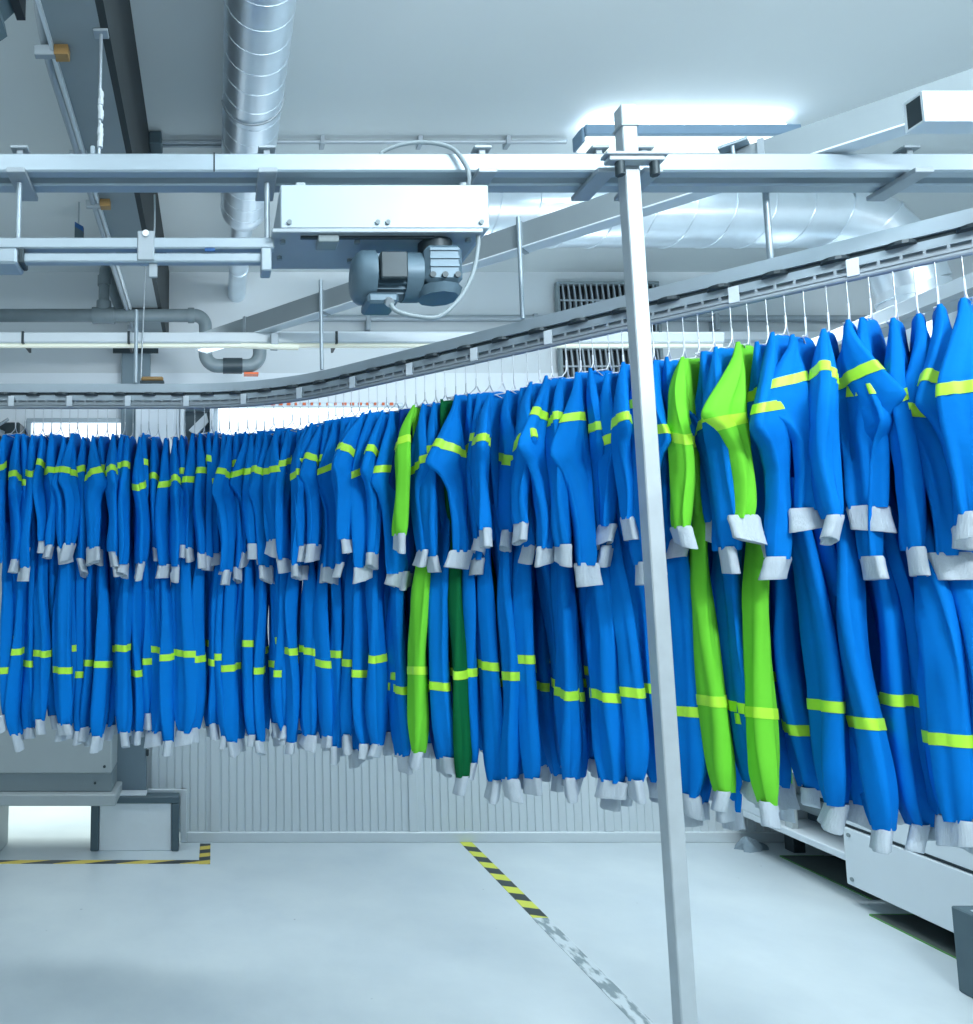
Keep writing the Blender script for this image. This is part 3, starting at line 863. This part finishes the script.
yw = thing('warning_light', 'amber warning lamp on the conveyor beside the slate column', 'lamp', (-0.315, 3.71, 2.717))
part(MB().box(-0.375, -0.255, 3.695, 3.73, 2.7165, 2.735, 0.003), 'base', M['dark'], yw)
part(MB().box(-0.370, -0.26, 3.700, 3.725, 2.7351, 2.757, 0.006), 'lens', M['yellow'], yw)

# black ring on the ceiling
mb = MB()
mb.tube([(0.50 + 0.065 * math.cos(a), 4.6 + 0.055 * math.sin(a), 3.985) for a in [2 * PI * k / 24 for k in range(25)]], 0.014, 8, caps=False)
solo(mb, 'ceiling_ring', M['black'], 'small black ring on the ceiling above the diagonal beam', 'ring')

# ------------------------------------------------------------------ garment conveyor path
RB = 1.0
YL = 3.69
XI = 3.97 - YL
tl_ = RB * math.tan(PI / 8)
xa = XI - tl_
arc_len = RB * PI / 4


def path(s):
    """s = 0 where the bend begins; returns point and tangent in plan"""
    if s <= 0:
        return Vector((xa + s, YL, 0)), Vector((1, 0, 0))
    if s <= arc_len:
        a = s / RB
        return Vector((xa + RB * math.sin(a), YL - RB + RB * math.cos(a), 0)), Vector((math.cos(a), -math.sin(a), 0))
    q = s - arc_len
    p = Vector((xa + RB * math.sin(PI / 4), YL - RB + RB * math.cos(PI / 4), 0))
    return p + D * q, D.copy()


def pt_at(s, d, z):
    p, t = path(s)
    n_ = Vector((t.y, -t.x, 0))
    return Vector((p.x, p.y, 0)) + n_ * d + Vector((0, 0, z))


S0, S1 = -2.1, 3.6
SS = [S0, 0] + [arc_len * k / 14 for k in range(1, 15)] + [S1]


def psweep(d0, d1, z0, z1):
    return MB().sweep([[pt_at(s, d0, z0), pt_at(s, d1, z0), pt_at(s, d1, z1), pt_at(s, d0, z1)] for s in SS])


gc = thing('garment_conveyor', 'curved overhead conveyor track that carries all the coveralls', 'conveyor', (0.3, 3.6, 2.6))
part(psweep(-0.045, 0.0, 2.672, 2.716), 'track_profile', M['alu'], gc)
part(psweep(-0.05, -0.005, 2.632, 2.658), 'chain_channel', M['alu'], gc)
part(psweep(-0.04, -0.012, 2.6581, 2.6719), 'chain', M['dark'], gc)
part(MB().tube([pt_at(s, -0.004, 2.598) for s in SS], 0.010, 8), 'carrier_rod', M['alu_dull'], gc)
part(psweep(-0.035, -0.018, 2.610, 2.6319), 'carrier_web', M['alu_dull'], gc)
s = S0 + 0.06
k = 0
while s < S1:
    p = [pt_at(s - 0.022, -0.002, 2.664), pt_at(s + 0.022, -0.002, 2.664)]
    mb = MB()
    for q in (0,):
        mb.sweep([[pt_at(s - 0.014, 0.004, 2.600), pt_at(s - 0.014, 0.010, 2.600), pt_at(s - 0.014, 0.010, 2.652), pt_at(s - 0.014, 0.004, 2.652)],
                  [pt_at(s + 0.014, 0.004, 2.600), pt_at(s + 0.014, 0.010, 2.600), pt_at(s + 0.014, 0.010, 2.652), pt_at(s + 0.014, 0.004, 2.652)]])
    if k % 1 == 0:
        part(mb, 'clip', M['wallpanel'], gc)
    s += 0.29
    k += 1
s = S0 + 0.02
while s < S1:
    a = pt_at(s, -0.006, 2.668)
    mb = MB()
    mb.sweep([[a + Vector((0.034 * math.cos(2 * PI * i / 14), 0.034 * math.sin(2 * PI * i / 14), z)) for i in range(14)] for z in (-0.012, -0.002)], smooth=False)
    part(mb, 'roller', M['dark'], gc)
    s += 0.145
# toothed belt that holds the hooks: one comb
lo, hi = [], []
s = S0
while s < S1:
    for ds, h in ((0.0, 0.0), (0.0005, 0.016), (0.007, 0.016), (0.0075, 0.0)):
        q = pt_at(s + ds, 0.003, 2.606)
        lo.append(q)
        hi.append(q + Vector((0, 0, 0.008 + h)))
    s += 0.048
mb = MB()
n = len(lo)
mb.add(lo + hi, [(i, i + 1, n + i + 1, n + i) for i in range(n - 1)])
ts = part(mb, 'tooth_belt', M['alu_dull'], gc)
sm_ = ts.modifiers.new('thick', 'SOLIDIFY')
sm_.thickness = 0.004
for (xx, zt, d) in ((0.512, 3.15, 0.03), (1.18, 3.12, 0.03), (1.72, 3.003, 0.0)):
    b = dg(xx, d - 0.012, 0)
    part(MB().tube([(b.x, b.y, 2.7165), (b.x, b.y, zt)], 0.009, 8), 'support_rod', M['alu'], gc)
part(MB().tube([(-0.395, YL - 0.015, 2.7165), (-0.395, YL - 0.015, 3.09)], 0.010, 8), 'support_rod', M['alu'], gc)
part(MB().tube([(-0.375, YL + 0.03, 2.7165), (-0.355, YL + 0.06, 3.449)], 0.004, 6), 'support_rod', M['wire'], gc)

# ------------------------------------------------------------------ coveralls
def smooth(a, k):
    for _ in range(k):
        b = a.copy()
        b[1:-1] = (a[:-2] + 2 * a[1:-1] + a[2:]) / 4
        a = b
    return a


class Limb:
    """a flat hanging cloth tube. a0..a1 are its back and front edges along the flat direction, which is turned by phi from
    the local -y axis; b is the half thickness; xc, yc the centre line; z = ztop - L t"""

    def __init__(s, ztop, L, tk, a0, a1, b, xc, yc, phi, rng, fold=0.008, sm=1, kf=1.5):
        s.T = np.linspace(0, 1, 41)

        def I(v, k):
            return smooth(np.interp(s.T, tk, v), k)
        s.a0, s.a1, s.b = I(a0, sm), I(a1, sm), I(b, 3)
        s.xc, s.yc, s.phi = I(xc, 3), I(yc, 3), I(phi, 4)
        s.ztop, s.L, s.fold = ztop, L, fold
        s.kf = [rng.uniform(0.8, 1.2) * kf, rng.uniform(1.5, 2.2) * kf]
        s.ph = [rng.uniform(0, 6.28) for _ in range(6)]
        s.dr = [rng.uniform(-2.0, 2.0) for _ in range(2)]
        s.tilt = rng.uniform(-1, 1)

    def ring(s, t, n=24, off=0.0, fold=1.0):
        t = np.asarray(t, float) * np.ones(n)
        th = np.linspace(0, 2 * PI, n, endpoint=False)
        c, si = np.cos(th), np.sin(th)
        tc = np.clip(t, 0, 1)

        def I(v):
            return np.interp(tc, s.T, v)
        a0, a1, b, ph = I(s.a0), I(s.a1), I(s.b), I(s.phi)
        A = (a0 + a1) / 2 + ((a1 - a0) / 2 + off) * c
        am = s.fold * fold * np.clip(t * 3.0, 0, 1)
        q1 = np.abs(np.sin(PI * 0.5 * s.kf[0] * c + s.ph[0] + s.dr[0] * t)) - 0.6
        q2 = np.abs(np.sin(PI * 0.5 * s.kf[1] * c + s.ph[1] + s.dr[1] * t + 0.7 * np.sin(4 * t + s.ph[2]))) - 0.6
        q3 = np.sin(10 * t + 2.2 * c + s.ph[3])
        B = (b + off) * si + am * (1.0 * q1 + 0.8 * q2 + 0.22 * q3)
        wv = 0.006 * np.sin(7 * t + s.ph[4]) * np.clip(t * 3, 0, 1) * fold
        X = I(s.xc) + A * np.sin(ph) + B * np.cos(ph) + wv
        Y = I(s.yc) - A * np.cos(ph) + B * np.sin(ph)
        return np.stack([X, Y, s.ztop - s.L * t], 1)

    def mesh(s, t0, t1, nt, off=0.0, n=24, tilt=0.0):
        rings = []
        th = np.linspace(0, 2 * PI, n, endpoint=False)
        for q in np.linspace(0, 1, nt):
            rings.append(s.ring(t0 + (t1 - t0) * q + tilt * np.cos(th), n, off))
        mb = MB()
        mb.sweep([[tuple(p) for p in r] for r in rings], smooth=True, caps=False)
        mb.add([tuple(p) for p in rings[0]], [tuple(range(n))[::-1]])
        mb.add([tuple(p) for p in rings[-1]], [tuple(range(n))])
        return mb

    def cuff(s, length, rng, hw, hb, n=20):
        c = s.ring(1.0, n).mean(0)
        th = np.linspace(0, 2 * PI, n, endpoint=False)
        ph0 = s.phi[-1] + rng.uniform(-0.35, 0.35)
        lx, ly, tl = rng.uniform(-0.30, 0.30), rng.uniform(-0.25, 0.1), rng.uniform(-0.35, 0.35)
        pk = rng.uniform(0, 6.28)
        C = np.sign(np.cos(th)) * np.abs(np.cos(th)) ** 0.8
        Sg = np.sign(np.sin(th)) * np.abs(np.sin(th)) ** 0.8

        def R(q, sc, dz=0.0):
            A = hw * sc * C
            B = hb * sc * Sg + 0.004 * np.sin(2.2 * C * 2 + pk)
            X = c[0] + A * math.sin(ph0) + B * math.cos(ph0) + lx * length * q
            Y = c[1] - A * math.cos(ph0) + B * math.sin(ph0) + ly * length * q
            Z = c[2] - length * q + tl * A * max(0.0, q) + dz
            return np.stack([X, Y, Z], 1)
        rings = [R(-0.14, 0.90), R(0.0, 1.0), R(0.3, 0.97), R(0.7, 0.99), R(0.97, 1.02), R(1.0, 0.99), R(1.0, 0.86, 0.004), R(0.75, 0.80)]
        mb = MB()
        mb.sweep([[tuple(p) for p in r] for r in rings], smooth=True, caps=False)
        mb.add([tuple(p) for p in rings[-1]], [tuple(range(n))])
        return mb


def coverall_limbs(rng, wide, opts):
    """near and far sleeves and legs; local x along the rail, local -y towards the room"""
    out = []
    ph_s, ph_l = opts['phi_s'], opts['phi_l']
    for side in (-1, 1):
        near = side == -1
        L = rng.uniform(0.50, 0.655) + opts.get('sl', 0.0)
        big = 1.28 if rng.random() < 0.22 else 1.0
        a = rng.uniform(0.042, 0.068) * opts.get('sw', big * opts.get('sa', 1.0)) * (0.80 + 0.20 * wide)
        el = opts.get('elbow', rng.choice([0, 0, 1, 1, 1, 2])) if near else 0
        f = [0.014, 0.20, 0.58, 0.93, 1.0, 1.02, 1.0, 0.92, 0.84, 0.74]
        tk = [0, 0.07, 0.2, 0.40, 0.46, 0.52, 0.62, 0.8, 0.95, 1.0]
        a0 = [-a * q for q in f]
        a1 = [a * q for q in f]
        a0[0], a1[0] = -0.005, 0.005
        if el == 1:      # elbow pushed out in front, the forearm hangs back
            k = rng.uniform(0.028, 0.066)
            for i, g in ((2, .25), (3, .8), (4, 1.0), (5, .1), (6, -.35), (7, -.4), (8, -.3), (9, -.2)):
                a1[i] += k * g
        elif el == 2:    # elbow behind
            k = rng.uniform(0.022, 0.045)
            for i, g in ((3, .8), (4, 1.0), (5, .1), (6, -.3), (7, -.3)):
                a0[i] -= k * g
        yo = 0.230 + rng.choice([-1, 1]) * rng.uniform(0.015, 0.07) + opts.get('out', 0.0)
        dx = rng.uniform(-0.020, 0.020) + opts.get('sdx', 0.0)
        yc = [side * (0.192 + (yo - 0.192) * min(1, q * 3)) for q in tk]
        xc = [dx * min(1, q * 1.3) for q in tk]
        p0 = ph_s if near else rng.uniform(-0.5, 0.5)
        tw = rng.uniform(-0.35, 0.35)
        phi = [p0 * min(1, 0.35 + q * 1.8) + tw * q for q in tk]
        if side == 1:
            phi = [q + PI for q in phi]
        b = [0.0045, 0.0105, 0.017, 0.021, 0.021, 0.021, 0.020, 0.020, 0.018, 0.013]
        b = [q * (0.85 + 0.25 * wide) for q in b]
        lb = Limb(-0.010 - rng.uniform(0, 0.012), L, tk, a0, a1, b, xc, yc, phi, rng, 0.0135, 0 if el else 1, 1.6)
        out.append(('sleeve', near, lb, (rng.uniform(0.050, 0.068), rng.uniform(0.038, 0.048) * opts.get('sw', 1.0) ** 0.5, 0.017), (0.20 + rng.uniform(-0.06, 0.06)) / L))
    for side in (-1, 1):
        near = side == -1
        L = 0.945 + rng.uniform(-0.05, 0.05) + opts.get('drop', 0.0)
        z0 = -0.43
        a = rng.uniform(0.044, 0.072) * opts.get('lw', 1.0) * (0.78 + 0.22 * wide)
        tk = [0, 0.16, 0.36, 0.55, 0.74, 0.89, 0.96, 1.0]
        bu = rng.uniform(0.95, 1.12)
        f = [0.80, 0.86, 0.95, 1.0, bu * 1.06, 0.55 + bu / 2, 0.88, 0.50]
        a0 = [-a * q for q in f]
        a1 = [a * q for q in f]
        yo = 0.112 + rng.choice([-1, 1]) * rng.uniform(0.012, 0.062) + opts.get('lout', opts.get('out', 0.0))
        yc = [side * (0.10 + (yo - 0.10) * min(1, q * 2.5)) for q in tk]
        dx = rng.uniform(-0.032, 0.032) + opts.get('ldx', opts.get('trend', 0.0))
        d2 = rng.uniform(-0.016, 0.016)
        xc = [d2 * math.sin(q * 3.1) + dx * q for q in tk]
        p0 = ph_l if near else ph_l * 0.5 + rng.uniform(-0.3, 0.3)
        tw = rng.uniform(-0.45, 0.45)
        phi = [p0 * min(1, 0.4 + q * 1.5) + tw * (q - 0.3) for q in tk]
        if side == 1:
            phi = [q + PI for q in phi]
        b = [0.016, 0.019, 0.022, 0.023, 0.026, 0.027, 0.022, 0.016]
        b = [q * (0.85 + 0.25 * wide) for q in b]
        lb = Limb(z0, L, tk, a0, a1, b, xc, yc, phi, rng, 0.0165, 3, 1.5)
        out.append(('trouser_leg', near, lb, (rng.uniform(0.046, 0.066), rng.uniform(0.036, 0.048), 0.018),
                    (1.045 + z0 + rng.uniform(-0.075, 0.08) + opts.get('kb', 0.0)) / L))
    return out


def torso_mesh(rng, wide):
    n = 24
    th = np.linspace(0, 2 * PI, n, endpoint=False)
    c, si = np.cos(th), np.sin(th)
    rings = []
    ph = [rng.uniform(0, 6.28) for _ in range(4)]
    for z, hy, hx in ((0.012, 0.045, 0.010), (0.0, 0.085, 0.013), (-0.012, 0.16, 0.013), (-0.025, 0.198, 0.013), (-0.07, 0.202, 0.016), (-0.15, 0.198, 0.019),
                      (-0.30, 0.185, 0.020), (-0.42, 0.172, 0.019), (-0.50, 0.15, 0.016), (-0.56, 0.12, 0.012)):
        hx = hx * (0.75 + 0.35 * wide)
        f = 0.006 * np.sin(5 * si + ph[0] + 3 * z) * min(1, abs(z) * 6) + 0.004 * np.sin(9 * si + ph[1] - 4 * z) * min(1, abs(z) * 6)
        X = hx * np.sign(c) * np.abs(c) ** 0.7 + f
        Y = hy * np.sign(si) * np.abs(si) ** 0.9
        rings.append(np.stack([X, Y, np.full(n, z)], 1))
    mb = MB()
    mb.sweep([[tuple(p) for p in r] for r in rings], smooth=True)
    return mb


def hanger_meshes(top):
    """local origin at the neck of the garment; returns hook and shoulder wires"""
    hook = MB().tube([(0, 0, 0.055)] + [(0, 0, 0.08), (0, 0, top - 0.012)] +
                     [(0, 0.010 - 0.010 * math.cos(a), top - 0.012 + 0.012 * math.sin(a)) for a in [PI * k / 6 for k in range(1, 7)]], 0.0016, 6)
    sh = MB()
    sh.tube([(0, 0, 0.058), (0, -0.012, 0.04), (0, -0.05, 0.014), (0, -0.19, -0.022)], 0.0022, 6)
    sh.tube([(0, 0, 0.058), (0, 0.012, 0.04), (0, 0.05, 0.014), (0, 0.19, -0.022)], 0.0022, 6)
    sh.tube([(0, -0.19, -0.022), (0, 0.19, -0.022)], 0.0018, 6)
    sh.tube([(0, 0, 0.05), (0, 0, 0.085)], 0.0032, 6)
    return hook, sh


ORD = ('first second third fourth fifth sixth seventh eighth ninth tenth eleventh twelfth thirteenth fourteenth fifteenth sixteenth '
       'seventeenth eighteenth nineteenth twentieth twenty-first twenty-second twenty-third twenty-fourth twenty-fifth twenty-sixth '
       'twenty-seventh twenty-eighth twenty-ninth thirtieth').split()

# places along the rail, from the left edge of the view to its right edge
TOPZ = 2.432
places = []
rng = random.Random(11)
s = S0
while s < S1:
    p, t_ = path(s)
    u, v = project(p.x + t_.y * 0.2, p.y - t_.x * 0.2, 2.3)
    if -4 < u < 990:
        places.append((s, u))
    s += (0.0435 if s < 0.3 else 0.0475) * rng.uniform(0.86, 1.14)


def nearest(px):
    return min(range(len(places)), key=lambda i: abs(places[i][1] - px))


iA, iB, iC, iD = nearest(409), nearest(447), nearest(693), nearest(742)
iN = iA - 1
post_i = min(i for i in range(len(places)) if places[i][1] > 652)     # first coverall right of the post
COLOR = {iA: 'lime', iB: 'green', iC: 'lime', iD: 'lime', iN: 'navy'}


def where(i):
    nL = iN
    if i < nL:
        if i < nL // 2:
            return ORD[i] + ' in from the left edge of the photo' if i else 'cut by the left edge of the photo'
        k = nL - i
        return ORD[k - 1] + ' to the left of the navy coverall' if k > 1 else 'directly left of the navy coverall'
    if iA < i < iB:
        k = i - iA
        return ORD[k - 1] + ' right of the lime coverall beside the navy one'
    if iB < i < post_i:
        nm = post_i - iB - 1
        if i - iB <= nm // 2:
            return ORD[i - iB - 1] + ' to the right of the dark green coverall'
        return ORD[post_i - i - 1] + ' to the left of the steel post'
    if post_i <= i < iC:
        return ORD[i - post_i] + ' to the right of the steel post'
    if iC < i < iD:
        return ORD[i - iC - 1] + ' to the right of the slim lime coverall'
    k = i - iD
    nR = len(places) - 1 - iD
    if k <= nR // 2:
        return ORD[k - 1] + ' to the right of the wide lime coverall'
    m_ = len(places) - 1 - i
    return (ORD[m_] + ' in from the right edge of the photo') if m_ else 'cut by the right edge of the photo'


SPECIAL = {iA: 'lime green coverall hanging beside the dark navy one',
           iB: 'dark green coverall hanging among the blue ones',
           iC: 'slim lime green coverall hanging just right of the steel post',
           iD: 'wide lime green coverall with a bent sleeve right of the post',
           iN: 'dark navy coverall hanging beside a lime green one'}

ph1, ph2 = 0.0, 0.0
for i, (s, u) in enumerate(places):
    rng = random.Random(1000 + i * 7)
    p, t_ = path(s)
    rot = math.atan2(t_.y, t_.x)
    wide = 0.95 + 0.24 * max(0.0, min(1.0, (u - 330) / 640.0))
    key = COLOR.get(i, 'blue')
    opts = {'drop': 0.0, 'sa': 1.0 - 0.17 * max(0.0, min(1.0, (u - 480) / 200.0)), 'trend': 0.035 * max(0.0, min(1.0, (u - 380) / 200.0))}
    if u > 700:
        opts['drop'] = -0.045
    if i == iA:
        opts.update(out=0.09, sw=0.9, elbow=0, sdx=-0.02, ldx=-0.035, sl=-0.03, phi_s=0.75, phi_l=0.85, drop=-0.08)
    elif i == iB:
        opts.update(out=-0.08, lout=0.11, lw=1.15, sw=0.6, elbow=0, ldx=0.015, phi_s=0.1, phi_l=0.7)
    elif i == iC:
        opts.update(out=0.08, sw=0.66, lw=0.75, elbow=0, sl=-0.02, phi_s=0.50, phi_l=0.50, drop=-0.10)
    elif i == iD:
        opts.update(out=0.12, elbow=1, sw=0.8, lw=0.85, ldx=-0.035, drop=-0.01, kb=0.06, phi_s=-0.42, phi_l=0.30)
    if i == iB - 1:
        opts.update(out=0.08, phi_s=0.95, sw=1.1)
    elif i == iB + 1:
        opts.update(out=0.08, phi_s=-0.75, sw=1.1)
    for j in (iA, iB, iC, iD):
        if i == j + 1 or i == j - 1:
            opts['out'] = opts.get('out', 0.0) - 0.03
    lab = SPECIAL.get(i) or 'blue coverall hanging ' + where(i)
    tz = TOPZ + rng.uniform(-0.012, 0.012)
    ph1 = 0.40 * ph1 + rng.gauss(0.02, 0.52)
    ph2 = 0.35 * ph2 + rng.gauss(0.02, 0.50)
    view = 0.0 if u < 250 else min(1.0, (u - 250) / 150.0) * (0.40 - 0.30 * max(0.0, (u - 600) / 370.0))
    amp = 0.95 + 0.45 * max(0.0, min(1.0, (u - 420) / 300.0))
    opts.setdefault('phi_s', max(-1.15, min(1.15, ph1 * amp + view)))
    opts.setdefault('phi_l', max(-1.0, min(1.0, ph2 * 0.9 + view)))
    root = thing('coverall', lab, 'coverall', (p.x, p.y, tz), 'coveralls on the overhead conveyor', rot + rng.uniform(-0.06, 0.06))
    cloth = M[key]
    torso_mesh(rng, wide).build('torso', cloth, root)
    for nm, near, lb, cf, bt_ in coverall_limbs(rng, wide, opts):
        o = lb.mesh(0, 1, 36).build(nm, cloth, root)
        lb.cuff(cf[0], rng, cf[1], cf[2]).build('cuff', M['cuff'], o)['label'] = 'pale grey knitted cuff'
        hb = 0.0150 / lb.L
        b = lb.mesh(bt_ - hb, bt_ + hb, 5, 0.0022, tilt=lb.tilt * (0.05 if nm == 'sleeve' else 0.008)).build('reflective_band', M['band'], o)
        b['label'] = 'yellow green reflective band'
    hk = thing('coat_hanger', 'wire hanger of the ' + (lab if i in SPECIAL else lab.replace('hanging ', '')).replace(' hanging', ''), 'hanger', (p.x, p.y, tz),
               'wire hangers on the overhead conveyor', rot + rng.uniform(-0.2, 0.2) * (0.5 if u > 480 else 1.0))
    top = 2.602 - tz
    a, b = hanger_meshes(top + 0.006)
    a.build('hook', M['wire'], hk)
    b.build('shoulder_wire', M['sheath'] if u > 480 else M['wire'], hk)

# ------------------------------------------------------------------ light
def area(name, loc, rot, sx, sy, power, color=(0.86, 0.94, 1.0), spread=None):
    l = bpy.data.lights.new(name, 'AREA')
    if spread:
        l.spread = spread
    l.shape = 'RECTANGLE'
    l.size, l.size_y = sx, sy
    l.energy = power
    l.color = color
    o = bpy.data.objects.new(name, l)
    o.location = loc
    o.rotation_euler = rot
    COL.objects.link(o)
    return o


# ceiling lamp rows of the hall: in front of the coveralls; lights behind them are added fill
area('hall_and_fill_light', (1.9, -0.9, 3.75), (0.85, 0, 0), 1.3, 0.3, 122)
area('hall_and_fill_light', (3.9, 0.5, 3.5), (0.45, 0.25, 0), 1.0, 0.4, 30)
area('hall_and_fill_light', (-1.6, 0.4, 3.9), (0.35, 0, 0), 1.6, 0.5, 12)
area('hall_and_fill_light', (2.6, 4.2, 3.55), (-0.05, 0, 0), 2.0, 0.3, 32, spread=1.8)  # added downlight to brighten the floor behind the coveralls, no lamp there
area('hall_and_fill_light', (-0.6, 4.4, 2.9), (0.0, 0, 0), 1.8, 0.3, 12, spread=2.2)  # added light for floor and wall behind the left coveralls, no lamp there
area('ceiling_fill_light', (0.9, 0.6, 3.3), (PI, 0, 0), 4.4, 0.6, 160)  # upward fill added to brighten the ceiling, has no fixture
area('rail_wall_fill', (0.9, 3.93, 2.95), (2.1, 0, 0), 3.2, 0.05, 11)  # unseen fill added behind the rail, lifts the strip's light on the wall
area('back_room_lamp', (-1.3, 6.4, 2.2), (0, 0, 0), 1.6, 1.6, 90, (0.95, 1.0, 0.93))

w = bpy.data.worlds.new('hall_air')
w.use_nodes = True
w.node_tree.nodes['Background'].inputs[0].default_value = (0.68, 0.82, 0.90, 1)
w.node_tree.nodes['Background'].inputs[1].default_value = 0.55
S.world = w

S.view_settings.view_transform = 'Standard'
S.view_settings.look = 'None'
S.view_settings.exposure = 0.0
S.view_settings.gamma = 1.0
S.view_settings.use_curve_mapping = False
